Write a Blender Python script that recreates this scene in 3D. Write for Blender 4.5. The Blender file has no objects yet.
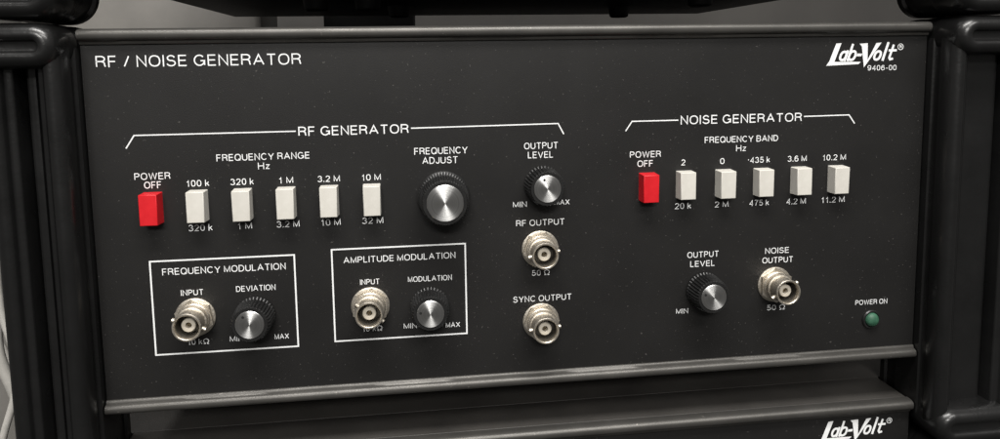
import bpy, bmesh, math, random
from mathutils import Vector, Matrix, Quaternion
random.seed(4)
S=0.001
scene=bpy.context.scene
col=scene.collection
scene.view_settings.view_transform='Standard'
scene.view_settings.look='None'
scene.view_settings.exposure=0

# ---------------------------------------------------------------- materials
def mat(name,color,rough=0.5,metal=0.0,spec=0.5,coat=0.0):
    m=bpy.data.materials.new(name);m.use_nodes=True
    b=m.node_tree.nodes['Principled BSDF']
    b.inputs['Base Color'].default_value=(*color,1)
    b.inputs['Roughness'].default_value=rough
    b.inputs['Metallic'].default_value=metal
    b.inputs['Specular IOR Level'].default_value=spec
    b.inputs['Coat Weight'].default_value=coat
    return m,m.node_tree,b
def coords(nt):
    return nt.nodes.new('ShaderNodeTexCoord').outputs['Object']
def noise(nt,scale,detail=3,rough=0.5,vec=None):
    n=nt.nodes.new('ShaderNodeTexNoise');n.inputs['Scale'].default_value=scale
    n.inputs['Detail'].default_value=detail;n.inputs['Roughness'].default_value=rough
    nt.links.new(vec if vec else coords(nt),n.inputs['Vector']);return n.outputs['Fac']
def ramp(nt,src,stops):
    r=nt.nodes.new('ShaderNodeValToRGB')
    while len(r.color_ramp.elements)<len(stops): r.color_ramp.elements.new(0.5)
    for e,(p,c) in zip(r.color_ramp.elements,stops):
        e.position=p;e.color=(*c,1) if len(c)==3 else c
    nt.links.new(src,r.inputs['Fac']);return r.outputs['Color']
def bump(nt,b,src,strength,dist=0.0002):
    n=nt.nodes.new('ShaderNodeBump');n.inputs['Strength'].default_value=strength
    n.inputs['Distance'].default_value=dist
    nt.links.new(src,n.inputs['Height']);nt.links.new(n.outputs['Normal'],b.inputs['Normal'])
def g(v): return (v,v,v)
def maprange(nt,src,a,b_):
    n=nt.nodes.new('ShaderNodeMapRange');n.inputs['To Min'].default_value=a;n.inputs['To Max'].default_value=b_
    nt.links.new(src,n.inputs['Value']);return n.outputs['Result']
def varied(name,c1,c2,scale,rough=(0.4,0.6),bs=0.2,bscale=3000,metal=0.,spec=0.5,specks=None,coat=0.0):
    m,nt,b=mat(name,c1,0.5,metal,spec,coat)
    f=noise(nt,scale,5,0.6)
    colr=ramp(nt,f,[(0.3,c1),(0.7,c2)])
    if specks:
        sp=noise(nt,specks[0],2,0.5)
        fac=ramp(nt,sp,[(specks[1],g(0)),(specks[1]+0.05,g(1))])
        mx=nt.nodes.new('ShaderNodeMix');mx.data_type='RGBA'
        nt.links.new(fac,mx.inputs[0]);nt.links.new(colr,mx.inputs[6]);mx.inputs[7].default_value=(*specks[2],1)
        colr=mx.outputs[2]
    nt.links.new(colr,b.inputs['Base Color'])
    nt.links.new(maprange(nt,noise(nt,scale*2.3,4),*rough),b.inputs['Roughness'])
    bump(nt,b,noise(nt,bscale,2),bs)
    return m
M={}
M['panel']=varied('black_panel_paint',(0.0098,0.0095,0.0093),(0.0140,0.0135,0.0131),14,(0.38,0.54),0.25,2600,spec=0.33,specks=(900,0.71,(0.065,0.062,0.058)))
M['trim']=varied('worn_grey_trim_metal',(0.075,0.072,0.067),(0.105,0.101,0.094),40,(0.36,0.5),0.2,2500,metal=0.6,specks=(500,0.72,(0.18,0.17,0.155)))
M['cover']=varied('brown_grey_cover_paint',(0.030,0.028,0.026),(0.048,0.045,0.041),25,(0.45,0.62),0.6,1500,spec=0.35)
M['frame']=varied('black_frame_plastic',(0.0055,0.0055,0.0055),(0.009,0.009,0.009),40,(0.20,0.40),0.35,500,spec=0.5,coat=0.1)
M['white']=varied('white_panel_ink',(0.76,0.77,0.77),(0.88,0.89,0.89),300,(0.5,0.6),0.1)
M['cream']=varied('ivory_button_plastic',(0.56,0.54,0.49),(0.64,0.62,0.57),120,(0.38,0.5),0.1,2500)
M['red']=varied('red_button_plastic',(0.52,0.008,0.014),(0.64,0.013,0.02),120,(0.36,0.45),0.1,2500)
M['knob']=varied('black_knob_plastic',(0.009,0.009,0.009),(0.015,0.015,0.015),200,(0.28,0.40),0.2,2500,specks=(1500,0.72,(0.07,0.067,0.064)))
M['dark']=varied('dark_gap',(0.004,0.004,0.004),(0.006,0.006,0.006),50,(0.6,0.8),0.1)
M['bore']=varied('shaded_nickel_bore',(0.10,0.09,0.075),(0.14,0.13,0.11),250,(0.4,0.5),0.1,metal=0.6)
M['nickel']=varied('satin_nickel',(0.58,0.53,0.45),(0.70,0.65,0.57),350,(0.36,0.54),0.4,1200,metal=1.0)
M['gold']=varied('contact_metal',(0.40,0.33,0.22),(0.5,0.42,0.28),250,(0.35,0.45),0.1,metal=1.0)
M['teflon']=varied('insulator_plastic',(0.50,0.46,0.38),(0.60,0.55,0.47),250,(0.45,0.55),0.1)
M['wall']=varied('dim_wall_paint',(0.030,0.028,0.026),(0.05,0.047,0.043),4,(0.7,0.9),0.2,400)
M['cable']=varied('pale_cable_sheath',(0.38,0.37,0.34),(0.5,0.48,0.45),80,(0.4,0.6),0.1)
M['pale']=varied('grey_plastic',(0.13,0.125,0.115),(0.20,0.19,0.175),10,(0.4,0.6),0.1)
M['rubber']=varied('black_rubber',(0.01,0.01,0.01),(0.014,0.014,0.014),80,(0.5,0.7),0.3)
m,nt,b=mat('spun_aluminium',(0.85,0.85,0.84),0.33,1.0)
b.inputs['Anisotropic'].default_value=0.95
b.inputs['Anisotropic Rotation'].default_value=0.25
t=nt.nodes.new('ShaderNodeTangent');t.direction_type='RADIAL';t.axis='Z'
nt.links.new(t.outputs[0],b.inputs['Tangent'])
tc=coords(nt)
ln=nt.nodes.new('ShaderNodeVectorMath');ln.operation='LENGTH';nt.links.new(tc,ln.inputs[0])
cb=nt.nodes.new('ShaderNodeCombineXYZ');nt.links.new(ln.outputs['Value'],cb.inputs[0])
nn=noise(nt,5000,2,0.6,cb.outputs[0])
nt.links.new(ramp(nt,nn,[(0.3,(0.70,0.70,0.69)),(0.7,(0.93,0.93,0.92))]),b.inputs['Base Color'])
M['alu']=m
m,nt,b=mat('green_lens',(0.03,0.11,0.06),0.5,0,0.4,0.0)
nt.links.new(ramp(nt,noise(nt,400,2),[(0.3,(0.025,0.085,0.05)),(0.7,(0.045,0.13,0.08))]),b.inputs['Base Color'])
M['lens']=m

# ---------------------------------------------------------------- helpers
def V(x,d,h): return Vector((x*S,-h*S,-d*S))
def newobj(name,me,loc=(0,0,0),parent=None,mats=()):
    o=bpy.data.objects.new(name,me);col.objects.link(o);o.location=loc
    if parent: o.parent=parent
    for k in mats: me.materials.append(M[k])
    return o
def empty(name,loc,label,cat,group=None):
    o=bpy.data.objects.new(name,None);col.objects.link(o);o.location=loc;o.empty_display_size=0.01
    o['label']=label;o['category']=cat
    if group:o['group']=group
    return o
def smooth(me,ang=35):
    for p in me.polygons:p.use_smooth=True
    try: me.set_sharp_from_angle(angle=math.radians(ang))
    except Exception: pass
def box(name,x0,x1,d0,d1,h0,h1,mk,parent=None,bev=0.0,seg=3):
    c=V((x0+x1)/2,(d0+d1)/2,(h0+h1)/2)
    bm=bmesh.new();bmesh.ops.create_cube(bm,size=1)
    for v in bm.verts:
        v.co=Vector((v.co.x*(x1-x0)*S,v.co.y*(h1-h0)*S,v.co.z*(d1-d0)*S))
    if bev: bmesh.ops.bevel(bm,geom=bm.edges[:],offset=bev*S,segments=seg,profile=0.5,affect='EDGES')
    me=bpy.data.meshes.new(name);bm.to_mesh(me);bm.free();smooth(me)
    return newobj(name,me,c-(parent.location if parent else Vector()),parent,[mk])
def lathe(name,prof,mk,n=64,flute=None,parent=None,rot=True,loc=(0,0,0),extra=None):
    bm=bmesh.new();rings=[]
    for p in prof:
        r,h=p[0],p[1];fl=p[2] if len(p)>2 else 0
        if r<=1e-6: rings.append([bm.verts.new((0,0,h*S))]);continue
        ring=[]
        for i in range(n):
            a=2*math.pi*i/n;rr=r
            if fl and flute: rr=r-fl*(0.5-0.5*math.cos(flute*a))**0.6
            ring.append(bm.verts.new((rr*math.cos(a)*S,rr*math.sin(a)*S,h*S)))
        rings.append(ring)
    for A,B in zip(rings,rings[1:]):
        for i in range(n):
            j=(i+1)%n
            if len(A)==1 and len(B)==1: continue
            if len(A)==1: bm.faces.new((A[0],B[i],B[j]))
            elif len(B)==1: bm.faces.new((A[i],A[j],B[0]))
            else: bm.faces.new((A[i],A[j],B[j],B[i]))
    if extra: extra(bm)
    bmesh.ops.recalc_face_normals(bm,faces=bm.faces[:])
    me=bpy.data.meshes.new(name);bm.to_mesh(me);bm.free();smooth(me,30)
    o=newobj(name,me,loc,parent,[mk])
    if rot:o.rotation_euler=(math.pi/2,0,0)
    return o

# lettering: an engraver's stroke alphabet, each letter drawn as strokes of even width ----------
def arc(cx,cy,rx,ry,a0,a1,n=14):
    return [(cx+rx*math.cos(math.radians(a0+(a1-a0)*i/n)),cy+ry*math.sin(math.radians(a0+(a1-a0)*i/n))) for i in range(n+1)]
def ell(cx,cy,rx,ry,e=0.86):
    out=[]
    for i in range(33):
        a=math.radians(90+360*i/32);c_,s_=math.cos(a),math.sin(a)
        out.append((cx+rx*math.copysign(abs(c_)**e,c_),cy+ry*math.copysign(abs(s_)**e,s_)))
    return out
G={
'A':(.66,[[(0,0),(.33,1),(.66,0)],[(.13,.33),(.53,.33)]]),
'B':(.56,[[(0,.52),(.31,.52)]+arc(.31,.76,.21,.24,-90,90,8)+[(0,1),(0,0),(.31,0)]+arc(.31,.26,.25,.26,-90,90,8)]),
'C':(.63,[arc(.33,.5,.33,.5,42,318,22)]),
'D':(.57,[[(.0,.5),(0,1),(.24,1)]+arc(.24,.5,.33,.5,90,-90,16)+[(0,0),(0,.5)]]),
'E':(.48,[[(.48,1),(0,1),(0,0),(.49,0)],[(0,.52),(.45,.52)]]),
'F':(.45,[[(.45,1),(0,1),(0,0)],[(0,.5),(.41,.5)]]),
'G':(.67,[arc(.33,.5,.33,.5,42,330,22)+[(.66,.46),(.40,.46)],[(.66,.46),(.66,.03)]]),
'H':(.55,[[(0,0),(0,1)],[(.55,0),(.55,1)],[(0,.52),(.55,.52)]]),
'I':(.0,[[(0,0),(0,1)]]),
'J':(.38,[[(.38,1),(.38,.25)]+arc(.19,.25,.19,.25,0,-180,10)]),
'L':(.43,[[(0,1),(0,0),(.43,0)]]),
'M':(.66,[[(0,0),(0,1),(.33,.05),(.66,1),(.66,0)]]),
'N':(.55,[[(0,0),(0,1),(.55,0),(.55,1)]]),
'O':(.66,[ell(.33,.5,.33,.5)]),
'P':(.50,[[(0,0),(0,1),(.27,1)]+arc(.27,.74,.24,.26,90,-90,10)+[(0,.48)]]),
'Q':(.66,[ell(.33,.5,.33,.5),[(.42,.25),(.65,.0)]]),
'R':(.55,[[(0,0),(0,1),(.30,1)]+arc(.30,.755,.23,.245,90,-90,10)+[(0,.51)],[(.30,.51),(.44,.46),(.50,.35),(.52,.12),(.56,0)]]),
'S':(.53,[arc(.26,.755,.225,.245,12,262,14)+arc(.26,.26,.265,.26,82,-168,14)]),
'T':(.56,[[(0,1),(.56,1)],[(.28,1),(.28,0)]]),
'U':(.55,[[(0,1),(0,.29)]+arc(.275,.29,.275,.29,180,360,14)+[(.55,1)]]),
'V':(.62,[[(0,1),(.31,0),(.62,1)]]),
'W':(.92,[[(0,1),(.23,0),(.46,1),(.69,0),(.92,1)]]),
'X':(.60,[[(0,1),(.60,0)],[(0,0),(.60,1)]]),
'Y':(.62,[[(0,1),(.31,.42),(.31,0)],[(.62,1),(.31,.42)]]),
'0':(.43,[ell(.215,.5,.215,.5,0.8)]),
'1':(.34,[[(.06,.74),(.18,.79),(.24,1),(.24,0)]]),
'2':(.46,[arc(.23,.72,.22,.28,170,-35,12)+[(.0,.0),(.46,0)]]),
'3':(.46,[arc(.22,.75,.20,.25,165,-80,12)+arc(.22,.26,.24,.26,80,-165,12)]),
'4':(.48,[[(.37,0),(.37,1),(0,.27),(.49,.27)]]),
'5':(.46,[[(.42,1),(.09,1),(.04,.50)]+arc(.22,.31,.24,.31,130,-155,14)]),
'6':(.46,[ell(.23,.31,.23,.31),arc(.25,.5,.25,.5,48,190,10)]),
'7':(.46,[[(0,1),(.46,1),(.25,.5),(.16,0)]]),
'9':(.46,[ell(.23,.69,.23,.31),arc(.21,.5,.25,.5,228,370,10)]),
'.':(.04,[[(.02,-.075),(.02,.12)]]),
'-':(.24,[[(0,.38),(.24,.38)]]),
'/':(.30,[[(0,0),(.30,1)]]),
'k':(.38,[[(0,0),(0,1)],[(.36,.68),(0,.28)],[(.14,.43),(.39,0)]]),
'z':(.36,[[(0,.68),(.35,.68),(0,0),(.37,0)]]),
'Ω':(.72,[[(0,0),(.23,0),(.23,.14)]+arc(.36,.56,.34,.44,-118,-422,22)+[(.49,.14),(.49,0),(.72,0)]]),
}
H0=0.06
def poly(bm,pts,h=H0):
    bm.faces.new([bm.verts.new(V(x,d,h)) for x,d in pts])
def stroke(bm,pts,w,h=H0,caps=True):
    P=[Vector(p) for p in pts]
    Q=[P[0]]
    for p in P[1:]:
        if (p-Q[-1]).length>1e-4:Q.append(p)
    P=Q;closed=(P[0]-P[-1]).length<1e-3 and len(P)>3
    if closed:P=P[:-1]
    n=len(P);L=[];R_=[]
    for i,p in enumerate(P):
        pa=P[i-1] if (i>0 or closed) else None
        pb=P[(i+1)%n] if (i<n-1 or closed) else None
        if pa is None:
            d=(pb-p).normalized();nn=Vector((-d.y,d.x))
            if caps:p=p-d*w*0.5
        elif pb is None:
            d=(p-pa).normalized();nn=Vector((-d.y,d.x))
            if caps:p=p+d*w*0.5
        else:
            a=(p-pa).normalized();b_=(pb-p).normalized()
            na=Vector((-a.y,a.x));nb=Vector((-b_.y,b_.x));nn=na+nb
            nn=nn.normalized() if nn.length>1e-4 else na
            nn=nn/max(0.5,nn.dot(na))
        L.append(bm.verts.new(V(*(p+nn*w/2),h)));R_.append(bm.verts.new(V(*(p-nn*w/2),h)))
    for i in range(n if closed else n-1):
        j=(i+1)%n;bm.faces.new((L[i],L[j],R_[j],R_[i]))
def add_text(bm,s,x0,x1,base,cap,weight=0.125,gap=0.12):
    w=cap*weight;t=weight/2
    x=0;items=[]
    for ch in s:
        if ch==' ': x+=0.30;continue
        gw,st=G[ch];items.append((x,gw,st));x+=gw+weight+gap
    nat=x-weight-gap
    k=(x1-x0-w)/max(nat,1e-6) if nat>0.01 else cap
    n=0
    for gx,gw,st in items:
        for s_ in st:
            pts=[(x0+w/2+(gx+px)*k,base-(t+py*(1-2*t))*cap) for px,py in s_]
            if len(s_)<5:
                q=[Vector(p) for p in pts]
                for e,f in ((0,1),(-1,-2)):
                    dv=(q[e]-q[f])
                    if abs(dv.x)<1e-5 and abs(dv.y)>1e-5 and (s_[e][1] in (0,1)): q[e].y+=math.copysign(w/2,dv.y)
                pts=q
            stroke(bm,pts,w,H0+0.004*(n%3),caps=False);n+=1
def frame_rect(bm,x0,d0,x1,d1,w):
    O=[(x0,d0),(x1,d0),(x1,d1),(x0,d1)];I=[(x0+w,d0+w),(x1-w,d0+w),(x1-w,d1-w),(x0+w,d1-w)]
    for i in range(4):
        j=(i+1)%4;poly(bm,[O[i],O[j],I[j],I[i]])
def finish_print(name,bm,parent,origin):
    for v in bm.verts: v.co-=origin
    bm.normal_update()
    for f in bm.faces:
        if f.normal.y>0:f.normal_flip()
    me=bpy.data.meshes.new(name);bm.to_mesh(me);bm.free()
    return newobj(name,me,(0,0,0),parent,['white'])
def logo(bm,dy=0.0,dx=0.0,number=True):
    base=11.6+dy;sh=0.32
    def st(x,k,cap,strokes,w,h):
        for i,s_ in enumerate(strokes):
            stroke(bm,[(dx+x+px*k+py*cap*sh,base-py*cap) for px,py in s_],w,H0+0.004*(h+i))
    def sk(pts,h=H0): poly(bm,[(x+dx,d+dy) for x,d in pts],h)
    sk([(351.2,3.4),(354.0,3.2),(350.5,12.4),(347.6,12.6)])
    sk([(346.2,14.3),(347.6,12.4),(364.6,12.6),(363.4,13.7)],H0+0.004)
    st(353.0,6.0,6.8,[ell(.25,.30,.25,.30),[(.52,.62),(.50,0)]],1.15,0)
    st(357.6,6.0,7.4,[[(.0,1),(.0,.0)],ell(.27,.29,.27,.29)],1.15,2)
    sk([(362.6,8.5),(365.2,8.5),(364.8,9.8),(362.2,9.8)])
    sk([(363.6,3.6),(368.0,3.4),(368.2,11.8),(366.4,15.4),(364.9,5.0)])
    sk([(368.2,11.8),(372.6,3.4),(375.4,3.2),(366.4,15.4)])
    st(371.2,5.8,6.8,[ell(.28,.30,.27,.30)],1.15,1)
    st(376.4,6.0,8.0,[[(0,1),(0,0)]],1.25,2)
    st(379.0,6.0,6.8,[[(.12,1.0),(.10,.12),(.22,0),(.38,.04)],[(-.08,.66),(.46,.66)]],1.1,0)
    stroke(bm,[(dx+385.8+1.45*math.cos(a*math.pi/10),5.4+dy+1.45*math.sin(a*math.pi/10)) for a in range(21)],0.28)
    add_text(bm,'R',dx+385.25,dx+386.5,6.2+dy,1.6,weight=0.17)
    if number: add_text(bm,'9406-00',dx+368.4,dx+384.0,17.0+dy,2.6)

# ---------------------------------------------------------------- generator unit
W=400.0;HT=161.2
unit=empty('signal_generator',V(200,167.5,-150),'black rack signal generator with push buttons, knobs and sockets','signal generator')
U=unit.location
panel=box('front_panel',0,W,0,HT,-3,0,'panel',unit)
def trim(name,d0,d1,parent,flip=False):
    prof=[(0,-2),(0,0.6),(0.5,1.0),(1.5,1.2),(1.8,2.2),(2.3,3.0),(3.0,3.4),(4.6,3.6),(5.6,3.2),(6.3,2.1),(6.7,0.4),(6.7,-2)]
    L=abs(d1-d0);prof=[(a*L/6.7,h) for a,h in prof]
    dd=[(d1-a,h) for a,h in prof] if flip else [(d0+a,h) for a,h in prof]
    bm=bmesh.new();c=V(200,(d0+d1)/2,0)
    N=60;sec=[]
    for k in range(N+1):
        x=W*k/N
        sec.append([bm.verts.new(V(x,d,h+0.03*math.sin(x*0.07+d*3))-c) for d,h in dd])
    n=len(dd)
    for A,B in zip(sec,sec[1:]):
        for i in range(n):
            j=(i+1)%n;bm.faces.new((A[i],A[j],B[j],B[i]))
    bm.faces.new(sec[0]);bm.faces.new(sec[-1])
    bmesh.ops.recalc_face_normals(bm,faces=bm.faces[:])
    me=bpy.data.meshes.new(name);bm.to_mesh(me);bm.free();smooth(me,60)
    return newobj(name,me,c-parent.location,parent,['trim'])
trim('trim_strip',-7.0,-0.05,unit,True)
trim('trim_strip',HT+0.05,167.6,unit)
box('cover',0.5,W-0.5,-6.6,167.2,-300,-3.2,'cover',unit,1.5)

po=U+panel.location
CX1=[45.3,64.6,83.9,103.1,122.3];CX2=[273.1,293.1,312.8,332.4,352.2]
BW=0.56
def section(name,items,extra=None):
    bm=bmesh.new()
    for it in items:
        s,x0,x1,b_,c=it[:5];kw=it[5] if len(it)>5 else {}
        add_text(bm,s,x0,x1,b_,c,**kw)
    if extra: extra(bm)
    return finish_print(name,bm,panel,po)
section('title_lettering',[('RF / NOISE GENERATOR',5.9,93.0,9.7,5.0,dict(weight=0.108,gap=0.13))])
section('logo_lettering',[],logo)
section('section_heading',[('RF GENERATOR',90.4,140.2,42.2,4.3)],lambda bm:(stroke(bm,[(16.0,45.4),(19.6,39.9),(89.0,39.9)],BW),stroke(bm,[(141.6,39.9),(210.8,39.5),(213.4,44.4)],BW)))
section('section_heading',[('NOISE GENERATOR',271.5,334.2,41.6,4.3)],lambda bm:(stroke(bm,[(244.1,43.8),(247.1,39.4),(270.0,39.4)],BW),stroke(bm,[(335.6,39.2),(359.4,39.0),(362.4,43.2)],BW)))
section('power_lettering',[('POWER',18.5,33.8,59.9,3.1),('OFF',22.4,29.8,63.9,3.1)])
section('power_lettering',[('POWER',246.1,261.7,57.2,3.1),('OFF',249.9,257.8,61.7,3.1)])
section('range_lettering',[('FREQUENCY RANGE',54.0,95.0,52.6,3.1),('Hz',71.9,77.1,56.8,3.0)])
section('range_lettering',[('FREQUENCY BAND',283.9,322.0,51.1,3.1),('Hz',300.2,305.4,55.6,3.0)])
def ct(name,s,x,w,b_,c): section(name,[(s,x-w/2,x+w/2,b_,c)])
for s,x,w in zip(['100 k','320 k','1 M','3.2 M','10 M'],CX1,[10.0,10.2,6.5,10.0,8.9]): ct('button_lettering',s,x,w,63.7,2.9)
for s,x,w in zip(['320 k','1 M','3.2 M','10 M','32 M'],CX1,[10.4,6.5,10.2,9.0,9.7]): ct('button_lettering',s,x+0.1,w,84.2,3.0)
for s,x,w in zip(['2','0','435 k','3.6 M','10.2 M'],CX2,[2.1,2.2,10.3,10.1,12.6]): ct('button_lettering',s,x,w,61.7,2.9)
def dot_(bm):
    poly(bm,[(306.75+0.27*math.cos(a*math.pi/4),60.1+0.27*math.sin(a*math.pi/4)) for a in range(8)])
section('button_lettering',[],dot_)
for s,x,w in zip(['20 k','2 M','475 k','4.2 M','11.2 M'],CX2,[8.3,7.1,10.3,10.3,12.7]): ct('button_lettering',s,x+0.1,w,83.4,3.0)
section('control_lettering',[('FREQUENCY',142.5,167.4,52.4,3.2),('ADJUST',146.1,162.8,56.9,3.2)])
section('control_lettering',[('OUTPUT',194.3,210.7,51.4,3.1),('LEVEL',196.1,208.3,55.8,3.1)])
section('control_lettering',[('MIN',188.6,195.3,79.2,2.6),('MAX',208.8,216.2,78.9,2.6)])
section('socket_lettering',[('RF OUTPUT',190.0,213.7,88.6,3.0)])
section('socket_lettering',[('50 Ω',197.4,206.2,113.3,2.8)])
section('socket_lettering',[('SYNC OUTPUT',188.1,217.0,126.2,3.0)])
section('modulation_frame',[('FREQUENCY MODULATION',27.6,82.0,104.0,3.1),('INPUT',35.1,45.0,114.0,2.7),('DEVIATION',59.4,77.0,113.5,2.7),
 ('MIN',55.4,61.4,137.0,2.5),('MAX',75.5,82.0,137.2,2.5),('10 kΩ',36.6,46.2,137.4,2.6)],lambda bm:frame_rect(bm,22.2,97.0,86.4,141.6,0.72))
section('modulation_frame',[('AMPLITUDE MODULATION',108.3,160.6,102.6,3.0),('INPUT',115.6,124.6,113.3,2.6),('MODULATION',137.9,158.7,113.2,2.6),
 ('MIN',135.3,141.5,135.9,2.5),('MAX',155.3,162.1,136.6,2.5),('10 kΩ',115.8,125.2,136.1,2.6)],lambda bm:frame_rect(bm,102.7,95.4,165.7,140.4,0.72))
section('control_lettering',[('OUTPUT',275.8,292.2,108.4,3.0),('LEVEL',277.4,290.2,113.1,3.0)])
section('control_lettering',[('MIN',270.3,276.6,136.8,2.6)])
section('socket_lettering',[('NOISE',316.7,329.5,108.3,3.0),('OUTPUT',315.3,331.8,113.2,3.0)])
section('socket_lettering',[('50 Ω',318.4,328.2,137.9,2.8)])
section('lamp_lettering',[('POWER ON',366.8,384.6,138.0,2.6)])

# push buttons ---------------------------------------------------
def button_mesh(mk,hd=7.1):
    w=4.05;bm=bmesh.new()
    prof=[(-hd,-1.5),(-hd,6.7),(hd,6.7),(hd,-1.5)]
    A=[];B=[]
    for d,h in prof:
        s_=0.95 if h>0 else 1.0
        A.append(bm.verts.new(V(-w*s_,d*(0.975 if h>0 else 1),h)));B.append(bm.verts.new(V(w*s_,d*(0.975 if h>0 else 1),h)))
    n=len(prof)
    for i in range(n):
        j=(i+1)%n;bm.faces.new((A[i],A[j],B[j],B[i]))
    bm.faces.new(A);bm.faces.new(B)
    bmesh.ops.recalc_face_normals(bm,faces=bm.faces[:])
    bmesh.ops.bevel(bm,geom=bm.edges[:],offset=0.3*S,segments=2,profile=0.4,affect='EDGES')
    me=bpy.data.meshes.new('push_button');bm.to_mesh(me);bm.free();smooth(me,25);me.materials.append(M[mk]);return me
bw=button_mesh('cream');br=button_mesh('red');bw2=button_mesh('cream',6.85);br2=button_mesh('red',6.9)
t=box('button_slot',-4.6,4.6,-7.6,7.6,-0.5,0.12,'dark',None,0.0);slotm=t.data;bpy.data.objects.remove(t)
def put_button(x,d,me,h=0,label=None):
    o=bpy.data.objects.new('push_button',me);col.objects.link(o);o.parent=unit;o.location=V(x,d,h)-U
    if label:o['label']=label
    o.rotation_euler=(random.uniform(-.025,.025),0,random.uniform(-.025,.025))
    s=bpy.data.objects.new('button_slot',slotm);col.objects.link(s);s.parent=unit;s.location=V(x,d,-0.19)-U
put_button(25.9,72.6,br,0.6,'red power push button')
for x in CX1: put_button(x+0.2,72.3,bw,random.uniform(-0.5,0.3))
put_button(254.6,71.5,br2,0.4,'red power push button')
for i,x in enumerate(CX2): put_button(x+0.3+0.12*i,71.1,bw2,random.uniform(-0.5,0.3))

# knobs ----------------------------------------------------------
small=[(0,0),(7.8,0),(7.8,0.5),(9.0,0.7,0.0),(9.2,1.4,0.0),(9.1,2.2,0.9),(8.7,10.8,0.9),(8.3,12.0,0.5),(7.7,12.7,0.0),(6.6,12.7),(6.6,12.2),(0,12.2)]
kn=lathe('control_knob',small,'knob',n=252,flute=36)
lathe('aluminium_cap',[(6.4,12.25),(6.4,12.7),(6.15,13.0),(5.7,13.05),(0.0,13.3)],'alu',n=96,parent=kn,rot=False)
bm=bmesh.new();bmesh.ops.create_circle(bm,cap_ends=True,segments=20,radius=0.62*S)
dm=bpy.data.meshes.new('pointer_mark')
for v in bm.verts:v.co+=Vector((0,4.6*S,13.2*S))
bm.to_mesh(dm);bm.free();dm.materials.append(M['dark'])
dot=bpy.data.objects.new('pointer_mark',dm);col.objects.link(dot);dot.parent=kn
def place(o,x,d,h=0,ang=0,sc=1.0):
    o.parent=unit;o.location=V(x,d,h)-U
    o.rotation_mode='QUATERNION';o.scale=(sc,sc,sc)
    o.rotation_quaternion=Quaternion((1,0,0),math.pi/2)@Quaternion((0,0,1),math.radians(ang))
def copy_tree(o):
    n=o.copy();col.objects.link(n)
    for c in list(o.children):
        cc=c.copy();col.objects.link(cc);cc.parent=n
    return n
spots=[(203.0,68.6,20),(67.4,125.0,35),(147.8,124.9,80),(284.3,124.9,70)]
knobs=[kn]+[copy_tree(kn) for _ in spots[1:]]
for k,(x,d,a) in zip(knobs,spots): place(k,x,d,0.3,a,1.0)
big=[(0,0),(10.6,0),(10.8,0.5),(12.2,0.8,0.0),(12.4,2.4,0.0),(11.7,3.2,0.0),(11.6,3.6,0.9),(11.0,14.6,0.9),(10.5,16.0,0.4),(9.8,16.6,0.0),(8.6,16.6),(8.6,16.0),(0,16.0)]
bk=lathe('tuning_knob',big,'knob',n=392,flute=56)
lathe('aluminium_cap',[(8.4,16.1),(8.4,16.8),(8.1,17.15),(7.6,17.2),(0,17.5)],'alu',n=128,parent=bk,rot=False)
place(bk,155.5,72.6,0.3,0)

# coaxial sockets ------------------------------------------------
def lugs(bm):
    for sgn in (1,-1):
        M4=Matrix.Translation(Vector((sgn*5.7*S,0,9.4*S)))@Matrix.Rotation(math.pi/2,4,'Y')
        bmesh.ops.create_cone(bm,cap_ends=True,segments=16,radius1=1.0*S,radius2=0.95*S,depth=2.1*S,matrix=M4)
    ring0=[];ring1=[]
    for i in range(6):
        a=math.pi/3*i
        ring0.append(bm.verts.new((7.9*S*math.cos(a),7.9*S*math.sin(a),0.9*S)));ring1.append(bm.verts.new((7.9*S*math.cos(a),7.9*S*math.sin(a),2.7*S)))
    bm.faces.new(ring1);bm.faces.new(list(reversed(ring0)))
    for i in range(6):
        j=(i+1)%6;bm.faces.new((ring0[i],ring0[j],ring1[j],ring1[i]))
body=[(0,0),(8.0,0),(8.0,0.7),(7.4,0.95),(6.4,1.0),(6.4,3.2),(6.1,3.5),(5.3,3.6),(5.3,4.4),(5.9,4.6),(5.9,6.0),(5.35,6.2),(5.35,11.8),(5.65,11.9),(5.65,12.5),(5.45,12.8),(5.0,12.8),(4.75,12.5),(4.65,11.6),(4.65,4.0),(0,4.0)]
bnc=lathe('coaxial_socket',body,'nickel',n=72,extra=lugs)
lathe('bore_shade_liner',[(4.6,10.8),(4.6,5.3),(0,5.3)],'bore',n=48,parent=bnc,rot=False)  # added liner: its darker nickel colour stands in for shade inside the socket
lathe('insulator',[(2.75,5.4),(2.75,9.8),(2.5,10.1),(1.35,10.1),(1.2,9.9),(1.2,6.0),(0,6.0)],'teflon',n=40,parent=bnc,rot=False)
lathe('centre_contact',[(0.7,6.1),(0.7,9.2),(0.55,9.4),(0.3,9.4),(0.3,8.0),(0,8.0)],'gold',n=24,parent=bnc,rot=False)
bs=[(40.9,124.2,-20),(120.0,123.5,-35),(201.5,100.0,10),(201.6,136.0,5),(321.9,124.2,30)]
socks=[bnc]+[copy_tree(bnc) for _ in bs[1:]]
for k,(x,d,a) in zip(socks,bs): place(k,x,d,0.05,a,1.12)

# indicator lamp -------------------------------------------------
led=lathe('indicator_lamp',[(5.0,-0.5),(5.0,0.7),(4.6,1.2),(4.0,1.2),(3.7,0.5),(3.7,-0.5)],'knob',n=48)
lathe('lens',[(3.6,-0.4),(3.6,1.0),(3.3,1.9),(2.5,2.7),(1.3,3.2),(0,3.3)],'lens',n=40,parent=led,rot=False)
place(led,375.8,145.9,0.05,0)

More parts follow.
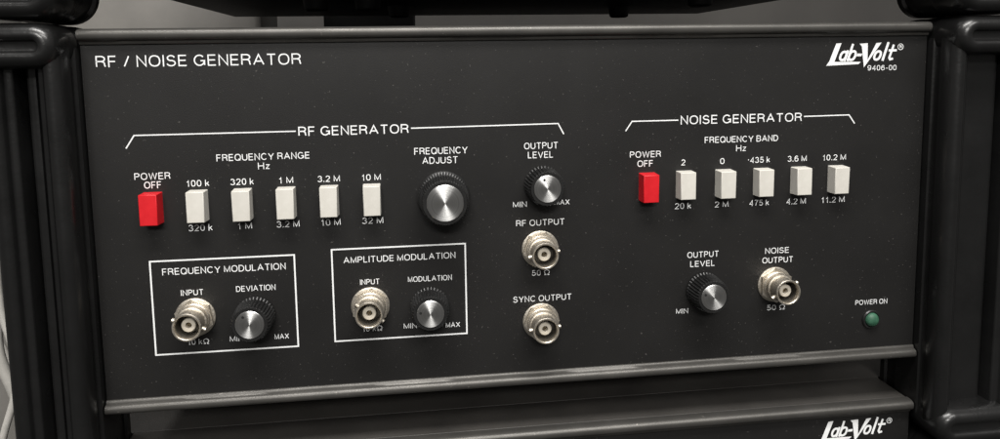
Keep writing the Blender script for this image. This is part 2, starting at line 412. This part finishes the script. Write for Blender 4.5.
# ---------------------------------------------------------------- stacked units above / below
PITCH=198.0
low=empty('lower_equipment_unit',V(200,167.5+PITCH,-150),'black panelled instrument with grey-brown cover stacked underneath','instrument')
lp=box('front_panel',0,W,PITCH,HT+PITCH,-3,0,'panel',low)
trim('trim_strip',PITCH-7.0,PITCH-0.05,low,True)
box('cover',0.0,W,PITCH-6.6,PITCH+167.2,-27.4,-3.2,'cover',low,0.4)
box('rear_case',-45,445,PITCH-6.6,PITCH+167.2,-300,-27.5,'cover',low,0.4)
bm=bmesh.new();logo(bm,PITCH-1.0,3.0,False)
finish_print('logo_lettering',bm,lp,low.location+lp.location)
UPB=168.5-PITCH
up=empty('upper_equipment_unit',V(200,UPB,-150),'dark instrument case stacked above, standing on rubber feet','instrument')
box('cover',0.5,W-0.5,-PITCH-6,UPB,-290,-40,'rubber',up,0.8)
box('front_panel',0,W,-PITCH,UPB-12,-40,0,'panel',up)
for x,h in ((88,-110),(118,-110),(136,-180),(300,-200),(318,-90)):
    f=lathe('rubber_foot',[(0,0),(8,0),(7,-7),(5.5,-8),(0,-8)],'rubber',n=32,parent=up)
    f.location=V(x,UPB,h)-up.location;f.rotation_euler=(0,0,0)

# ---------------------------------------------------------------- stacking frames (moulded post with stepped, rounded corner bumpers)
def rrect_loops(bm,cx,cd,wx,wd,R,loops,h_off=100):
    L=[]
    for ins,h in loops:
        r=max(R-ins*0.75,0.4);a=wx-ins;b_=wd-ins;r=min(r,a-0.05,b_-0.05);ring=[]
        for qx,qd,st in ((1,1,0),(-1,1,90),(-1,-1,180),(1,-1,270)):
            for k in range(9):
                th=math.radians(st+90*k/8)
                X=cx+qx*(a-r)+r*math.cos(th);D_=cd+qd*(b_-r)+r*math.sin(th)
                ring.append(bm.verts.new(V(X,D_,h+h_off)))
        L.append(ring)
    n=len(L[0])
    for A,B in zip(L,L[1:]):
        for i in range(n):
            j=(i+1)%n;bm.faces.new((A[i],A[j],B[j],B[i]))
    bm.faces.new(L[0]);bm.faces.new(L[-1])
def stack_frame(name,x0,x1,d0,d1,label,R=13.0):
    c=V((x0+x1)/2,(d0+d1)/2,-100)
    loops=[(0.6,-26),(0,-25.4),(0,-22),(1.2,-21),(1.2,-14),(0,-13),(0,4.0),(0.4,4.4),(1.4,4.7),(1.6,5.2),(1.6,7.8),(1.4,8.3),(0.4,8.7),(0,9.4),(0.1,12.5),(0.6,15.0),(1.7,17.0),(3.3,18.2),
           (5.2,18.5),(6.8,18.0),(7.8,16.8),(8.2,15.4),(8.6,14.6),(9.4,14.2),(10.4,14.2),(11.1,13.8),(11.5,12.8),(11.7,3.4),(12.0,2.5),(12.7,2.2),(13.4,2.2),(13.8,2.8),(13.9,8.0),(14.3,8.8),(15.0,9.0),(15.5,9.0)]
    wx=(x1-x0)/2;wd=(d1-d0)/2
    bm=bmesh.new();rrect_loops(bm,0,0,wx,wd,R,loops)
    for s_ in (-1,1):
        rrect_loops(bm,0,s_*(wd-9.8),wx-0.25,9.5,9.0,[(0.5,0),(0.0,1),(0,15.5),(0.4,17.8),(1.4,19.8),(3.0,21.2),(5.0,21.7),(6.4,21.3),(7.2,20.2),(7.6,18.9),(8.4,18.7)])
    bmesh.ops.recalc_face_normals(bm,faces=bm.faces[:])
    me=bpy.data.meshes.new(name);bm.to_mesh(me);bm.free();smooth(me,40)
    o=newobj(name,me,c,None,['frame'])
    o['label']=label;o['category']='stacking frame';o['group']='black plastic stacking frames beside the instruments'
    return o
for a,b_,k in ((-209,-9.8,'upper'),(-9.2,208,'middle'),(208.6,420,'lower')):
    lab='glossy ribbed black plastic stacking frame beside the %s instrument'%k
    stack_frame('stacking_frame',-32.5,-0.5,a,b_,lab)
    stack_frame('stacking_frame',400.5,446,a,b_,lab)

# ---------------------------------------------------------------- background
wall=box('wall',-900,1300,-700,700,-640,-620,'wall');wall['kind']='structure'
pb=box('grey_box',-330,-128,170,420,-330,-190,'pale',None,6);pb['label']='grey plastic storage box beside the instrument stack';pb['category']='box'
pc=box('grey_box',-190,12,-110,40,-430,-340,'pale',None,6);pc['label']='grey box added behind the instrument stack as a lighter patch';pc['category']='box'  # added pale box that lightens the far left of the upper gap
db=box('equipment_case',60,150,-75,130,-470,-400,'rubber',None,4);db['label']='dark equipment case standing behind the instrument stack';db['category']='equipment case'
def cable(pts,r,label,mk='cable',grp='cables hanging beside the stack'):
    cu=bpy.data.curves.new('c','CURVE');cu.dimensions='3D';cu.bevel_depth=r*S;cu.bevel_resolution=4;cu.resolution_u=10
    sp=cu.splines.new('BEZIER');sp.bezier_points.add(len(pts)-1)
    for bp_,p in zip(sp.bezier_points,pts):
        bp_.co=V(*p);bp_.handle_left_type=bp_.handle_right_type='AUTO'
    o=bpy.data.objects.new('c',cu);col.objects.link(o);bpy.context.view_layer.update()
    me=bpy.data.meshes.new_from_object(o.evaluated_get(bpy.context.evaluated_depsgraph_get()))
    bpy.data.objects.remove(o);smooth(me,60);me.materials.clear()
    n=newobj('cable',me,(0,0,0),None,[mk]);n['label']=label;n['category']='cable';n['group']=grp
cable([(-96,20,-110),(-104,90,-110),(-92,130,-105),(-99,165,-100),(-90,210,-100),(-96,300,-110)],3.2,'pale grey cable hanging behind the plastic frame')
cable([(-118,30,-150),(-110,110,-140),(-122,150,-130),(-104,190,-120),(-112,320,-130)],2.4,'pale grey cable hanging behind the plastic frame')
cable([(-84,60,-90),(-90,140,-90),(-82,180,-85),(-92,230,-80),(-84,320,-90)],2.0,'pale grey cable hanging behind the plastic frame')
cable([(40,-9.6,-250),(95,-9.8,-215),(150,-10.0,-240),(215,-9.7,-205),(280,-9.8,-235),(350,-9.6,-255)],3.0,'black cable lying on top of the signal generator','rubber','cables on top of the generator')

# ---------------------------------------------------------------- light
w=bpy.data.worlds.new('World');scene.world=w;w.use_nodes=True
nt=w.node_tree;bg=nt.nodes['Background']
tc=nt.nodes.new('ShaderNodeTexCoord');sx=nt.nodes.new('ShaderNodeSeparateXYZ');nt.links.new(tc.outputs['Generated'],sx.inputs[0])
mr=nt.nodes.new('ShaderNodeMapRange');mr.inputs['From Min'].default_value=-1;nt.links.new(sx.outputs['Z'],mr.inputs['Value'])
cr=ramp(nt,mr.outputs['Result'],[(0.0,(0.08,0.077,0.072)),(0.5,(0.24,0.233,0.222)),(1.0,(0.85,0.83,0.80))])
nt.links.new(cr,bg.inputs['Color']);bg.inputs['Strength'].default_value=0.48
def area(name,loc,target,sx_,sy_,power,colr=(1,0.975,0.94)):
    l=bpy.data.lights.new(name,'AREA');l.shape='RECTANGLE';l.size=sx_;l.size_y=sy_;l.energy=power;l.color=colr
    o=bpy.data.objects.new(name,l);col.objects.link(o);o.location=loc
    o.rotation_euler=(Vector(target)-Vector(loc)).to_track_quat('-Z','Y').to_euler()
area('ceiling_or_added_lamp',(0.12,-0.55,1.05),(0.15,0,-0.08),0.9,0.25,20)
area('ceiling_or_added_lamp',(0.9,-1.7,1.5),(0.2,0,-0.1),1.2,0.3,22)
area('ceiling_or_added_lamp',(-0.3,-3.2,1.5),(0.2,0,-0.1),1.2,0.35,58)  # lamp added far behind the camera so the aluminium caps catch a highlight
area('ceiling_or_added_lamp',(-0.9,0.35,1.3),(-0.1,0.3,-0.2),0.6,0.3,8)

# ---------------------------------------------------------------- camera
cd=bpy.data.cameras.new('Camera');cam=bpy.data.objects.new('Camera',cd);col.objects.link(cam)
r_=Vector((0.99166,-0.12763,-0.01471));u_=Vector((0.02819,0.10436,0.99413));b3=Vector((-0.12535,-0.98625,0.10710))
cam.matrix_world=Matrix((( r_.x,u_.x,b3.x,0.1401),(r_.y,u_.y,b3.y,-0.3363),(r_.z,u_.z,b3.z,-0.009),(0,0,0,1)))
cd.sensor_width=36;cd.lens=26.02;cd.shift_y=-0.0819;cd.clip_start=0.01;cd.clip_end=20
scene.camera=cam
